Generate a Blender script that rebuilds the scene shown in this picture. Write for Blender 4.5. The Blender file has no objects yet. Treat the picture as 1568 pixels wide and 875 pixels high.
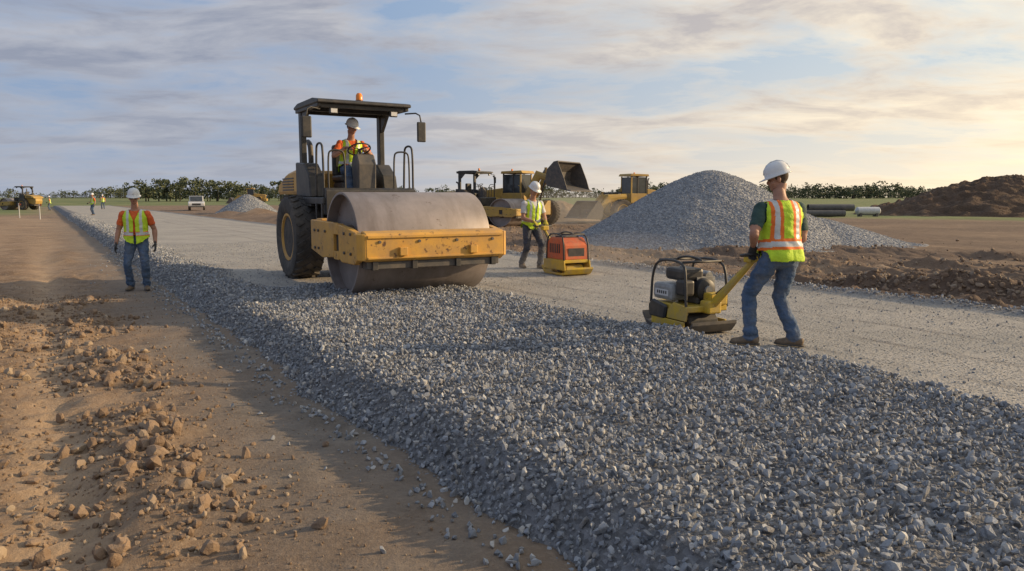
import bpy, bmesh, math, random
import numpy as np
from mathutils import Vector, Matrix, noise as mnoise
random.seed(7); rng=np.random.default_rng(7)
S=bpy.context.scene; C=S.collection
S.view_settings.view_transform='Standard'; S.view_settings.look='None'; S.view_settings.exposure=0
R=math.radians
# ---------------------------------------------------------------- camera
cam=bpy.data.cameras.new("camera"); co=bpy.data.objects.new("camera",cam); C.objects.link(co)
co.location=(0,0,1.5); co.rotation_euler=(R(90-6.7),0,0); cam.lens=26.4; cam.sensor_width=36; cam.clip_end=6000; cam.clip_start=.05
S.camera=co
# ---------------------------------------------------------------- node helpers
def N(nt,t,**k):
    n=nt.nodes.new(t)
    for a,b in k.items(): setattr(n,a,b)
    return n
def L(nt,a,b): nt.links.new(a,b)
def mathn(nt,op,a,b=None,clamp=False):
    n=N(nt,'ShaderNodeMath',operation=op); n.use_clamp=clamp
    for i,v in enumerate((a,b)):
        if v is None: continue
        if isinstance(v,(int,float)): n.inputs[i].default_value=v
        else: L(nt,v,n.inputs[i])
    return n.outputs[0]
def mix(nt,f,a,b):
    n=N(nt,'ShaderNodeMix',data_type='RGBA')
    if isinstance(f,(int,float)): n.inputs[0].default_value=f
    else: L(nt,f,n.inputs[0])
    for i,v in ((6,a),(7,b)):
        if isinstance(v,tuple): n.inputs[i].default_value=(*v[:3],1)
        else: L(nt,v,n.inputs[i])
    return n.outputs[2]
def noisen(nt,vec,scale,detail=4,rough=.6):
    n=N(nt,'ShaderNodeTexNoise'); n.inputs['Scale'].default_value=scale; n.inputs['Detail'].default_value=detail; n.inputs['Roughness'].default_value=rough
    if vec is not None: L(nt,vec,n.inputs['Vector'])
    return n.outputs['Fac']
def rampn(nt,f,a,b):
    n=N(nt,'ShaderNodeMapRange'); n.clamp=True
    L(nt,f,n.inputs[0]); n.inputs[1].default_value=a; n.inputs[2].default_value=b
    return n.outputs[0]
def newmat(name):
    m=bpy.data.materials.new(name); m.use_nodes=True; nt=m.node_tree
    return m,nt,nt.nodes['Principled BSDF']
def bumpn(nt,b,h,st,dist=.02,prev=None):
    n=N(nt,'ShaderNodeBump'); n.inputs['Strength'].default_value=st; n.inputs['Distance'].default_value=dist
    L(nt,h,n.inputs['Height'])
    if prev is not None: L(nt,prev,n.inputs['Normal'])
    L(nt,n.outputs[0],b.inputs['Normal']); return n.outputs[0]
def pm(name,c1,c2=None,scale=6,rough=.6,metal=0,bump=0,bscale=60,wear=None,wl=.6,dist=.01,mud=None,muds=(1,1,1)):
    m,nt,b=newmat(name)
    tc=N(nt,'ShaderNodeTexCoord').outputs['Object']
    c2=c2 or tuple(x*.8 for x in c1)
    f=rampn(nt,noisen(nt,tc,scale,5,.65),.35,.65)
    col=mix(nt,f,c1,c2)
    if mud:
        mp=N(nt,'ShaderNodeMapping'); L(nt,tc,mp.inputs[0]); mp.inputs['Scale'].default_value=muds
        col=mix(nt,mathn(nt,'MULTIPLY',rampn(nt,noisen(nt,mp.outputs[0],scale*.9,7,.7),.45,.72),.75),col,mud)
    if wear:
        w=rampn(nt,noisen(nt,tc,scale*2.3,8,.75),wl,wl+.05)
        col=mix(nt,w,col,wear)
    L(nt,col,b.inputs['Base Color']); b.inputs['Roughness'].default_value=rough; b.inputs['Metallic'].default_value=metal
    if bump: bumpn(nt,b,noisen(nt,tc,bscale,4,.6),bump,dist)
    return m
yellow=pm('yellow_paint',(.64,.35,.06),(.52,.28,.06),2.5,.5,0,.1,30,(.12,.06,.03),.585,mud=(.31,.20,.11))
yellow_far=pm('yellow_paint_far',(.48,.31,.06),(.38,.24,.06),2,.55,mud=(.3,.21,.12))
yellowB=pm('yellow_paint_bright',(.62,.42,.03),(.5,.34,.04),6,.5,0,.1,30,(.10,.08,.05),.62,mud=(.36,.28,.16))
black=pm('black_metal',(.022,.023,.027),(.045,.043,.04),5,.5,mud=(.10,.085,.07))
darkgrey=pm('dark_grey_metal',(.06,.06,.065),(.1,.09,.08),6,.6,mud=(.17,.14,.11))
grey=pm('grey_cover',(.33,.34,.34),(.22,.22,.22),9,.5)
silver=pm('cast_aluminium',(.45,.45,.44),(.25,.24,.22),14,.4,.6)
rubber=pm('tyre_rubber',(.035,.035,.036),(.085,.075,.065),4,.85,0,.3,30,mud=(.15,.125,.10))
steel=pm('drum_steel',(.33,.285,.27),(.24,.21,.20),2.0,.5,.2,.15,9,(.14,.10,.08),.61,mud=(.18,.145,.125),muds=(2.2,.5,.5))
steel_in=pm('drum_inner',(.15,.105,.075),(.08,.06,.045),5,.7,.2)
orangeP=pm('orange_paint',(.62,.12,.03),(.45,.09,.03),6,.5,0,0,1,(.15,.08,.05),.62,mud=(.35,.18,.1))
glass=pm('window_glass',(.05,.06,.07),(.03,.035,.04),3,.1)
chrome=pm('steel_rail',(.09,.09,.09),(.14,.13,.12),8,.45,.3)
amber,nt,b=newmat('amber_lens'); b.inputs['Base Color'].default_value=(.85,.25,.02,1); b.inputs['Roughness'].default_value=.25
lampm=pm('lamp_lens',(.7,.7,.68),(.6,.6,.6),5,.2)
whiteP=pm('white_paint',(.62,.63,.64),(.5,.5,.5),4,.4)
# ---------------------------------------------------------------- geometry helpers
def empty(name,loc=(0,0,0),rz=0):
    e=bpy.data.objects.new(name,None); C.objects.link(e); e.location=loc; e.rotation_euler=(0,0,rz); e.empty_display_size=.2
    return e
def finish(name,bm,mat,parent=None,smooth=False,mats=None):
    bmesh.ops.recalc_face_normals(bm,faces=bm.faces[:])
    me=bpy.data.meshes.new(name); bm.to_mesh(me); bm.free()
    for m in (mats or [mat]): me.materials.append(m)
    if smooth: me.polygons.foreach_set('use_smooth',[True]*len(me.polygons))
    o=bpy.data.objects.new(name,me); C.objects.link(o)
    if parent: o.parent=parent
    return o
def box(name,x0,x1,y0,y1,z0,z1,mat,par,bev=.012,rot=None,piv=None):
    bm=bmesh.new(); bmesh.ops.create_cube(bm,size=1)
    for v in bm.verts:
        v.co=Vector(((x0+x1)/2+v.co.x*(x1-x0),(y0+y1)/2+v.co.y*(y1-y0),(z0+z1)/2+v.co.z*(z1-z0)))
    if bev: bmesh.ops.bevel(bm,geom=bm.edges[:],offset=bev,segments=2,affect='EDGES',profile=.5)
    if rot:
        c=Vector(piv or ((x0+x1)/2,(y0+y1)/2,(z0+z1)/2))
        for v in bm.verts: v.co=c+rot@(v.co-c)
    return finish(name,bm,mat,par)
def prism(name,poly,x0,x1,mat,par,bev=.01,axis='X'):
    bm=bmesh.new()
    def P(a,b,c): return (c,a,b) if axis=='X' else ((a,c,b) if axis=='Y' else (a,b,c))
    A=[bm.verts.new(P(a,b,x0)) for a,b in poly]; B=[bm.verts.new(P(a,b,x1)) for a,b in poly]
    n=len(poly); bm.faces.new(A); bm.faces.new(B[::-1])
    for i in range(n): bm.faces.new((A[i],A[(i+1)%n],B[(i+1)%n],B[i]))
    if bev: bmesh.ops.bevel(bm,geom=bm.edges[:],offset=bev,segments=1,affect='EDGES')
    return finish(name,bm,mat,par)
def loft_bm(bm,path,hint=Vector((1,0,0)),n=12,closed=False):
    pts=[Vector(p[0]) for p in path]; rings=[]; m=len(pts); side=None
    for i,p in enumerate(pts):
        if closed: t=pts[(i+1)%m]-pts[i-1]
        else: t=pts[min(i+1,m-1)]-pts[max(i-1,0)]
        t.normalize()
        h=Vector(hint) if side is None else side
        s=h-t*h.dot(t)
        if s.length<.05:
            s=t.orthogonal()
        s.normalize(); side=s
        o=t.cross(s); ra,rb=path[i][1],path[i][2]
        rings.append([bm.verts.new(p+s*ra*math.cos(2*math.pi*k/n)+o*rb*math.sin(2*math.pi*k/n)) for k in range(n)])
    for i in range(m if closed else m-1):
        a,b=rings[i],rings[(i+1)%m]
        for k in range(n): bm.faces.new((a[k],a[(k+1)%n],b[(k+1)%n],b[k]))
    if not closed:
        bm.faces.new(rings[0][::-1]); bm.faces.new(rings[-1])
def smoothpath(pts,it=2):
    pts=[Vector(p) for p in pts]
    for _ in range(it):
        q=[pts[0]]
        for a,b in zip(pts[:-1],pts[1:]): q+= [a*.75+b*.25,a*.25+b*.75]
        q.append(pts[-1]); pts=q
    return pts
def tube(name,pts,r,mat,par,n=8,smooth=1,closed=False):
    bm=bmesh.new(); pts=smoothpath(pts,smooth) if smooth else pts
    loft_bm(bm,[(p,r,r) for p in pts],Vector((.31,.2,.93)),n,closed); return finish(name,bm,mat,par,True)
def lathe(name,prof,mat,par,center=(0,0,0),axis='X',n=48,smooth=True,closed=False):
    bm=bmesh.new(); rings=[]
    for r,a in prof:
        ring=[]
        for k in range(n):
            t=2*math.pi*k/n; c,s=r*math.cos(t),r*math.sin(t)
            v={'X':(a,c,s),'Y':(c,a,s),'Z':(c,s,a)}[axis]
            ring.append(bm.verts.new((v[0]+center[0],v[1]+center[1],v[2]+center[2])))
        rings.append(ring)
    m=len(rings)
    for i in range(m if closed else m-1):
        a,b=rings[i],rings[(i+1)%m]
        for k in range(n): bm.faces.new((a[k],a[(k+1)%n],b[(k+1)%n],b[k]))
    if not closed:
        for rg,rr in ((rings[0],prof[0][0]),(rings[-1],prof[-1][0])):
            if rr>1e-4: bm.faces.new(rg)
    bmesh.ops.remove_doubles(bm,verts=bm.verts[:],dist=1e-5)
    o=finish(name,bm,mat,par,smooth)
    if smooth:
        md=o.modifiers.new('es','EDGE_SPLIT'); md.split_angle=R(35)
    return o
# ---------------------------------------------------------------- numpy noise
def h2(i,j,s):
    a=(i.astype(np.int64)*374761393+j.astype(np.int64)*668265263+s*982451653)&0xffffffff
    a=((a^(a>>13))*1274126177)&0xffffffff
    return ((a^(a>>16))&0xffffff)/float(0xffffff)
def vn(x,y,s=0):
    xi=np.floor(x);yi=np.floor(y);fx=x-xi;fy=y-yi;fx=fx*fx*(3-2*fx);fy=fy*fy*(3-2*fy)
    a=h2(xi,yi,s);b=h2(xi+1,yi,s);c=h2(xi,yi+1,s);d=h2(xi+1,yi+1,s)
    return (a*(1-fx)+b*fx)*(1-fy)+(c*(1-fx)+d*fx)*fy
def fbm(x,y,s=0,o=4):
    r=0;a=.5;t=0
    for k in range(o):
        r=r+a*vn(x,y,s+k);t+=a;a*=.5;x,y=x*1.63+y*1.2+7.1,y*1.63-x*1.2+3.3
    return r/t-.5
def sst(a,b,x):
    t=np.clip((x-a)/(b-a),0,1); return t*t*(3-2*t)
def uw(x,y): return x*-.53+y*.848, x*.848+y*.53
def xy(u,w): return u*-.53+w*.848, u*.848+w*.53
def gauss(w,c,s): return np.exp(-((w-c)/s)**2)
def ground_z(x,y):
    u,w=uw(x,y); d=np.hypot(x,y)
    z=-.20+.06*fbm(x*.5,y*.5,1)+.035*fbm(x*2.2,y*2.2,5)
    left=1-sst(1.5,2.1,w); wv=w+.25*fbm(u*.5,u*0+1.1,7); rt=sst(11.3,12.3,w)
    rough=left*(1-.8*sst(.75,1.15,wv))+rt
    z=z+rough*(.08*fbm(x*4.5,y*4.5,9)+.05*fbm(x*13,y*13,12))+.010*fbm(x*11,y*11,15)
    z=z+rt*(.22*np.maximum(0,fbm(u*.5,w*1.4,17)-.02)*(.6+1.6*np.maximum(0,fbm(x*3,y*3,19)+.2))*4*sst(40,10,d)+.10*fbm(u*.3,w*2.2,18))
    patch=sst(-.02,.14,fbm(u*.7,w*.9,21))
    z=z+patch*(.11*gauss(wv,.5,.3)*(.2+2.0*np.maximum(0,fbm(u*4,w*4,31)+.2))+.09*gauss(wv,-.65,.35)*(.2+2*np.maximum(0,fbm(u*4,w*4,33)+.2)))
    tr=.018*np.sign(np.sin((u+np.abs(wv)*.8)*26))*.5
    z=z-(.04+tr)*gauss(wv,0,.2)-(.045+tr)*gauss(wv,-1.9,.25)+.04*gauss(wv,-1.45,.18)*(.5+1.6*fbm(u*3,w*3,35)+.5)-.035*gauss(w,-3.4,.3)+.04*gauss(w,-3.0,.2)
    z=z-.06*gauss(w,12.6,.25)-.09*gauss(w,15,.3)+.10*gauss(w,15.7,.35)-.08*gauss(w,17,.3)+.09*gauss(w,18.2,.4)-.08*gauss(w,20.5,.4)+.09*gauss(w,22.5,.5)
    z=z+.32*gauss(w,13.35,.45)*sst(1.5,3,u)*(1-sst(8.0,9.5,u))*(.4+1.7*np.maximum(0,fbm(u*3,w*3,41)+.28))
    z=z+.25*gauss(w,11.9,.4)*sst(9,12,u)*(.2+1.4*np.maximum(0,fbm(u*1.5,w*2,43)))
    z=z+1.0*gauss(w,15.5,2.2)*sst(45,52,u)*(1-sst(80,95,u))*(.3+1.5*np.maximum(0,fbm(u*.35,w*.5,47)+.1))
    z=z-.14*sst(2.0,2.5,w)*(1-sst(10.6,11.0,w))
    z=z+sst(120,600,d)*1.3
    return z
def jw(u): return -.05+.20*fbm(u*1.1,u*0+.5,61)+.16*fbm(u*4,u*0+2.5,63)
def loose(u,w):
    a=(1-sst(5.45,6.05,w+.9*fbm(u*1.2,w*1.2,71)))*(1-sst(11.9,12.5,u))
    b=1-sst(2.6,3.3,w+.6*fbm(u*1.2,w*1.2,73))
    c=sst(10.3,10.7,w)
    return np.maximum(np.maximum(a,b),c)
def road_z(u,w):
    wj=w+jw(u)
    e=np.minimum(sst(1.66,2.26,wj),1-sst(10.6,11.35,wj+.2*fbm(u*.9,w*.9,66)))
    lo=loose(u,w)
    return -.30+.30*e+lo*e*(.08+.07*fbm(u*1.6,w*1.6,75)+.06*fbm(u*5,w*5,77))+.012*fbm(u*.8,w*.8,79)
def axis(lo,hi,st,far,g):
    a=list(np.arange(lo,hi+1e-6,st)); s=st;x=hi
    while x<far[1]: s*=g;x+=s;a.append(x)
    s=st;x=lo;b=[]
    while x>far[0]: s*=g;x-=s;b.append(x)
    return np.array(b[::-1]+a)
def gridmesh(name,X,Y,Z,mat,attrs={}):
    ny,nx=X.shape
    V=np.stack([X,Y,Z],-1).reshape(-1,3)
    i=np.arange((ny-1)*(nx-1)); r=i//(nx-1); c=i%(nx-1); a=r*nx+c
    F=np.stack([a,a+1,a+nx+1,a+nx],1)
    me=bpy.data.meshes.new(name); me.vertices.add(len(V)); me.vertices.foreach_set('co',V.ravel().astype(np.float32))
    me.loops.add(F.size); me.loops.foreach_set('vertex_index',F.ravel().astype(np.int32))
    me.polygons.add(len(F)); me.polygons.foreach_set('loop_start',(np.arange(len(F))*4).astype(np.int32))
    me.polygons.foreach_set('use_smooth',np.ones(len(F),bool))
    me.update(calc_edges=True); me.validate()
    for k,v in attrs.items():
        at=me.attributes.new(k,'FLOAT','POINT'); at.data.foreach_set('value',v.ravel().astype(np.float32))
    me.materials.append(mat); o=bpy.data.objects.new(name,me); C.objects.link(o); return o
def attr(nt,n):
    a=N(nt,'ShaderNodeAttribute'); a.attribute_name=n; return a.outputs['Fac']
# ---------------------------------------------------------------- dirt material + ground
m_dirt,nt,b=newmat('dirt'); tc=N(nt,'ShaderNodeTexCoord').outputs['Object']
n1=noisen(nt,tc,.45,6,.65); n2=noisen(nt,tc,3.5,8,.7); n3=noisen(nt,tc,28,6,.7); n4=noisen(nt,tc,1.3,6,.7)
col=mix(nt,rampn(nt,n1,.35,.65),(.195,.127,.077),(.285,.192,.12))
col=mix(nt,rampn(nt,n2,.42,.60),col,(.13,.08,.048))
col=mix(nt,mathn(nt,'MULTIPLY',rampn(nt,n4,.52,.66),.65),col,(.35,.255,.17))
col=mix(nt,rampn(nt,n3,.5,.75),col,(.38,.285,.20))
col=mix(nt,attr(nt,'gray'),col,mix(nt,rampn(nt,n2,.35,.65),(.13,.108,.088),(.235,.20,.165)))
col=mix(nt,mathn(nt,'MULTIPLY',attr(nt,'dust'),rampn(nt,n2,.3,.55)),col,(.41,.29,.185))
col=mix(nt,attr(nt,'dark'),col,mix(nt,rampn(nt,n2,.35,.65),(.085,.054,.036),(.17,.112,.075)))
gcol=mix(nt,rampn(nt,noisen(nt,tc,.12,6,.7),.4,.6),(.09,.13,.035),(.18,.19,.07))
col=mix(nt,attr(nt,'grass'),col,gcol)
L(nt,col,b.inputs['Base Color']); b.inputs['Roughness'].default_value=.95
p=bumpn(nt,b,n3,.8,.028); p=bumpn(nt,b,noisen(nt,tc,110,4,.7),.6,.008,p)
ax=axis(-9,12,.05,(-2500,2500),1.06); ay=axis(1.8,16,.05,(-300,3000),1.06)
X,Y=np.meshgrid(ax,ay); U,W=uw(X,Y); D=np.hypot(X,Y)
gn=fbm(X*.03,Y*.03,91)
grass=np.maximum(sst(66,76,D+30*gn)*(X>12), sst(70,95,D+60*gn)*(X<=5)*(W<0)); grass=np.maximum(grass,sst(150,180,D+60*gn))
gray=gauss(W,1.6,.9)*(.8+1.3*fbm(X*1.3,Y*1.3,93)); gray=np.clip(gray,0,1)
dust=np.clip(gauss(W,0,.3)+.8*gauss(W,-1.8,.4)+.5*(fbm(X*.4,Y*.4,95)+.15),0,1)*(W<2)
tracks=.6*gauss(W,15,.3)+.6*gauss(W,17,.35)+.6*gauss(W,20.5,.4)+.4*gauss(W,12.6,.3)+.5*gauss(W,26,.6)
dark=sst(11,12,W)*(.7+2.0*fbm(X*.22,Y*.22,97)-tracks+1.2*fbm(U*.15,W*1.5,99)); dark=np.clip(dark,0,1)*(1-sst(50,90,D)*.5)
ground=gridmesh('ground',X,Y,ground_z(X,Y),m_dirt,dict(grass=grass,gray=gray,dust=dust,dark=dark))
# ---------------------------------------------------------------- road
m_road,nt,b=newmat('gravel_base'); tc=N(nt,'ShaderNodeTexCoord').outputs['Object']
vo=N(nt,'ShaderNodeTexVoronoi'); vo.inputs['Scale'].default_value=38; L(nt,tc,vo.inputs['Vector'])
vo2=N(nt,'ShaderNodeTexVoronoi'); vo2.inputs['Scale'].default_value=90; L(nt,tc,vo2.inputs['Vector'])
n1=noisen(nt,tc,.6,6,.65); n2=noisen(nt,tc,7,6,.7)
sc=N(nt,'ShaderNodeSeparateColor'); L(nt,vo.outputs['Color'],sc.inputs[0])
cc=mix(nt,sc.outputs[0],(.24,.23,.215),(.43,.41,.38))
cc=mix(nt,mathn(nt,'MULTIPLY',rampn(nt,n2,.35,.6),.75),cc,(.39,.355,.305))
cc=mix(nt,mathn(nt,'MULTIPLY',rampn(nt,n1,.42,.6),.7),cc,(.26,.25,.23))
cc=mix(nt,attr(nt,'line'),cc,(.13,.12,.115))
col=mix(nt,attr(nt,'loose'),cc,mix(nt,sc.outputs[1],(.10,.10,.105),(.22,.22,.23)))
L(nt,col,b.inputs['Base Color']); b.inputs['Roughness'].default_value=.9
p=bumpn(nt,b,vo.outputs['Distance'],.5,.012); p=bumpn(nt,b,vo2.outputs['Distance'],.6,.007,p); bumpn(nt,b,n2,.4,.03,p)
au=axis(-3,16,.06,(-14,150),1.06); aw=np.arange(1.5,11.7,.06)
UU,WW=np.meshgrid(au,aw); XX,YY=xy(UU,WW)
wl_=WW+.05*fbm(UU*.8,UU*0,85)
line=np.clip(sum(gauss(wl_,c,.05) for c in (6.45,7.35,8.4,9.5))*(.35+1.4*fbm(UU*2,WW*2,87)),0,.8)
road=gridmesh('gravel_road',XX,YY,road_z(UU,WW)-.022*loose(UU,WW)-.012*line,m_road,dict(loose=loose(UU,WW),line=line))
# ---------------------------------------------------------------- stones (instanced)
def rockcol(name,n,mat,flat=.7,rough=False):
    c=bpy.data.collections.new(name)
    for i in range(n):
        bm=bmesh.new(); sx,sy,sz=random.uniform(.8,1.15),random.uniform(.5,.9),random.uniform(flat*.6,flat)
        for _ in range(40 if rough else 13):
            v=Vector((random.gauss(0,1),random.gauss(0,1),random.gauss(0,1))).normalized()*random.uniform(.8,1.05)
            bm.verts.new((v.x*sx*.5,v.y*sy*.5,v.z*sz*.5))
        bmesh.ops.convex_hull(bm,input=bm.verts[:])
        bmesh.ops.delete(bm,geom=[v for v in bm.verts if not v.link_faces],context='VERTS')
        me=bpy.data.meshes.new(name); bm.to_mesh(me); bm.free(); me.materials.append(mat)
        o=bpy.data.objects.new(name+'_%d'%i,me); c.objects.link(o)
    return c
def stonemat(name,a,bb,hi,dusty=(.42,.38,.32),df=.2,br=.35):
    m,nt,b=newmat(name); oi=N(nt,'ShaderNodeObjectInfo'); r=oi.outputs['Random']
    tc=N(nt,'ShaderNodeTexCoord').outputs['Object']
    col=mix(nt,r,a,bb)
    r2=mathn(nt,'FRACT',mathn(nt,'MULTIPLY',r,17.3))
    col=mix(nt,mathn(nt,'GREATER_THAN',r2,.9),col,hi)
    r3=mathn(nt,'FRACT',mathn(nt,'MULTIPLY',r,41.7))
    col=mix(nt,mathn(nt,'MULTIPLY',mathn(nt,'GREATER_THAN',r3,.82),br),col,(.34,.29,.23))
    col=mix(nt,mathn(nt,'MULTIPLY',rampn(nt,noisen(nt,tc,2.5,5,.7),.4,.7),df),col,dusty)
    L(nt,col,b.inputs['Base Color']); b.inputs['Roughness'].default_value=.75
    bumpn(nt,b,noisen(nt,tc,5,5,.7),.4,.08); return m
m_stone=stonemat('crushed_stone',(.165,.185,.22),(.36,.385,.425),(.52,.52,.51),df=.2)
m_stone2=stonemat('dusty_stone',(.23,.225,.22),(.43,.415,.39),(.54,.51,.46),df=.45)
m_clod=stonemat('dirt_clod',(.15,.095,.058),(.27,.185,.12),(.34,.26,.18),(.35,.26,.18),.4)
col_s=rockcol('gravel_stones',14,m_stone,.8); col_f=rockcol('fine_stones',6,m_stone2,.7); col_c=rockcol('dirt_clods',8,m_clod,.9,True)
def scatter(name,P,sc,rot,col,n):
    me=bpy.data.meshes.new(name); me.vertices.add(len(P)); me.vertices.foreach_set('co',P.ravel().astype(np.float32))
    for k,v in (('rot',rot),('scl',sc)):
        a=me.attributes.new(k,'FLOAT_VECTOR','POINT'); a.data.foreach_set('vector',v.ravel().astype(np.float32))
    a=me.attributes.new('idx','INT','POINT'); a.data.foreach_set('value',rng.integers(0,n,len(P)).astype(np.int32))
    o=bpy.data.objects.new(name,me); C.objects.link(o)
    ng=bpy.data.node_groups.new(name,'GeometryNodeTree')
    ng.interface.new_socket(name='Geometry',in_out='INPUT',socket_type='NodeSocketGeometry')
    ng.interface.new_socket(name='Geometry',in_out='OUTPUT',socket_type='NodeSocketGeometry')
    gi=ng.nodes.new('NodeGroupInput'); go=ng.nodes.new('NodeGroupOutput')
    ci=ng.nodes.new('GeometryNodeCollectionInfo'); ci.inputs['Collection'].default_value=col
    ci.inputs['Separate Children'].default_value=True; ci.inputs['Reset Children'].default_value=True
    ip=ng.nodes.new('GeometryNodeInstanceOnPoints'); ip.inputs['Pick Instance'].default_value=True
    def na(nm,t):
        a=ng.nodes.new('GeometryNodeInputNamedAttribute'); a.data_type=t; a.inputs['Name'].default_value=nm
        return [o for o in a.outputs if o.enabled and o.name=='Attribute'][0]
    l=ng.links.new
    l(gi.outputs[0],ip.inputs['Points']); l(ci.outputs[0],ip.inputs['Instance'])
    l(na('idx','INT'),ip.inputs['Instance Index']); l(na('rot','FLOAT_VECTOR'),ip.inputs['Rotation']); l(na('scl','FLOAT_VECTOR'),ip.inputs['Scale'])
    l(ip.outputs[0],go.inputs[0])
    md=o.modifiers.new('instances','NODES'); md.node_group=ng
    return o
def jgrid(u0,u1,w0,w1,st):
    a=np.arange(u0,u1,st); c=np.arange(w0,w1,st); A,B=np.meshgrid(a,c)
    A=A.ravel()+rng.uniform(-.6,.6,A.size)*st; B=B.ravel()+rng.uniform(-.6,.6,B.size)*st; return A,B
def rr(n,t=3.14): return rng.uniform(-t,t,(n,3))
Ps=[];Ss=[]
for (u0,u1,w0,w1,st,s0,s1,zo) in [(-1.5,12.6,1.4,6.6,.033,.022,.052,-.006),(-1.5,12.6,1.5,6.4,.066,.034,.078,.010),(-1.5,12.6,1.5,6.2,.18,.055,.10,.010),(12.6,32,1.5,3.3,.055,.04,.085,0),(32,75,1.55,3.2,.10,.08,.12,0),(-1,25,10.3,11.6,.055,.04,.075,0)]:
    u,w=jgrid(u0,u1,w0,w1,st); lo=loose(u,w); k=(rng.uniform(0,1,len(u))<lo**1.3)&(road_z(u,w)>-.262); u,w=u[k],w[k]
    z=road_z(u,w)+zo+rng.uniform(-.014,.014,len(u)); x,y=xy(u,w)
    Ps.append(np.stack([x,y,z],1)); s=(s0+(s1-s0)*rng.uniform(0,1,(len(u),1))**1.4)*rng.uniform(.7,1.1,(len(u),3)); Ss.append(s)
for n,sg,c,d in ((1100,.10,1.76,-1),(90,.45,1.6,-1),(1200,.3,11.3,1)):
    u=rng.uniform(-1,26,n); w=c+d*np.abs(rng.normal(0,sg,n))-jw(u); x,y=xy(u,w); s=rng.uniform(.025,.07,(n,1))*rng.uniform(.7,1.1,(n,3))
    Ps.append(np.stack([x,y,ground_z(x,y)+s[:,0]*.2],1)); Ss.append(s)
n=7500; u=rng.uniform(0,26,n); w=rng.uniform(5.5,10.6,n); w=np.where((u>12.5)&(rng.uniform(0,1,n)<.5),rng.uniform(3,6,n),w); k=rng.uniform(0,1,n)<.12+1.2*np.maximum(0,fbm(u*1.1,w*1.1,89)+.02)+.8*(1-sst(5.7,6.9,w)); u,w=u[k],w[k]
x,y=xy(u,w); s=rng.uniform(.018,.046,(len(u),1))*rng.uniform(.7,1.1,(len(u),3)); Ps.append(np.stack([x,y,road_z(u,w)+s[:,0]*.15],1)); Ss.append(s)
P=np.concatenate(Ps); Sc=np.concatenate(Ss); print('stones',len(P))
scatter('loose_gravel',P,Sc,rr(len(P)),col_s,14)
u,w=jgrid(-1,13,5.3,10.6,.030); k=(rng.uniform(0,1,len(u))<.7)&(fbm(u*2.2,w*2.2,83)>-.18); u,w=u[k],w[k]
u2,w2=jgrid(12,26,2.6,10.6,.055); u=np.concatenate([u,u2]); w=np.concatenate([w,w2])
x,y=xy(u,w); s=rng.uniform(.010,.029,(len(u),1))*np.array([[1,1,.45]])*rng.uniform(.7,1.2,(len(u),3))
rot=rng.uniform(-.3,.3,(len(u),3)); rot[:,2]=rng.uniform(-3,3,len(u))
scatter('fine_gravel',np.stack([x,y,road_z(u,w)+.001],1),s,rot,col_f,6)
# clods
Ps=[];Ss=[]
for n,cw,sg,u0,u1,s0,s1 in ((7000,.5,.30,1,15,.010,.055),(620,.5,.28,2,14,.05,.16),(6000,-.6,.35,1,15,.010,.05),(380,-.6,.32,2,14,.05,.15),(3500,-1.45,.3,1,15,.010,.05),(260,-2.4,.6,3,14,.05,.13),(8000,-.3,1.9,1,17,.007,.028),(3000,.9,.5,1,13,.006,.020),(3200,13.35,.4,1.5,9.5,.02,.13),(6000,14,3,0,28,.02,.08),(4500,18,5,0,40,.04,.16)):
    u=rng.uniform(u0,u1,n); w=rng.normal(cw,sg,n)-.25*fbm(u*.5,u*0+1.1,7)
    k=(w<1.7)|(w>11.6)
    if sg<.5: k&=(fbm(u*.7,w*.9,21)>-.0+rng.uniform(-.1,.06,n))|(cw>5)|(cw<-1)
    if cw>16: k&=fbm(u*.5,w*1.4,17)>-.02
    u,w=u[k],w[k]; x,y=xy(u,w)
    s=(s0+(s1-s0)*rng.uniform(0,1,(len(u),1))**2.4)*rng.uniform(.7,1.15,(len(u),3))
    Ps.append(np.stack([x,y,ground_z(x,y)+s[:,0]*.15],1)); Ss.append(s)
P=np.concatenate(Ps); scatter('dirt_clods',P,np.concatenate(Ss),rr(len(P)),col_c,8)
# ---------------------------------------------------------------- piles
def heap(name,cx,cy,Rx,Ry,H,mat,seed,rnd=.12,amp=.05,ns=0,smin=.05,smax=.1):
    def hz(x,y):
        th=np.arctan2((y-cy)/Ry,(x-cx)/Rx); r=np.hypot((x-cx)/Rx,(y-cy)/Ry)*(1+.16*fbm(np.cos(th)*1.5+9,np.sin(th)*1.5+9,seed))
        q=1-np.sqrt(r*r+rnd**2)+rnd*.9
        z=H*q+H*amp*fbm(x*1.2,y*1.2,seed+3)*np.clip(r*3,0,1)+H*amp*.5*fbm(x*5,y*5,seed+4)
        tail=H*.13*np.clip(1.18-r,0,1)
        return -.2+np.maximum(z,tail)
    t=np.linspace(0,2*np.pi,160); r=np.linspace(0,1.3,70); T,RR=np.meshgrid(t,r)
    X=cx+RR*Rx*np.cos(T);Y=cy+RR*Ry*np.sin(T); Z=hz(X,Y); Z[-1]-=.3
    gridmesh(name,X,Y,Z,mat)
    if ns:
        a=rng.uniform(0,2*np.pi,ns); q=np.sqrt(rng.uniform(0,1,ns))*1.22; x=cx+q*Rx*np.cos(a); y=cy+q*Ry*np.sin(a)
        s=rng.uniform(smin,smax,(ns,1))*rng.uniform(.7,1.1,(ns,3))
        return np.stack([x,y,hz(x,y)],1),s
m_pile,nt,b=newmat('gravel_heap'); tc=N(nt,'ShaderNodeTexCoord').outputs['Object']
vo=N(nt,'ShaderNodeTexVoronoi'); vo.inputs['Scale'].default_value=11; L(nt,tc,vo.inputs['Vector']); sc=N(nt,'ShaderNodeSeparateColor'); L(nt,vo.outputs['Color'],sc.inputs[0])
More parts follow.
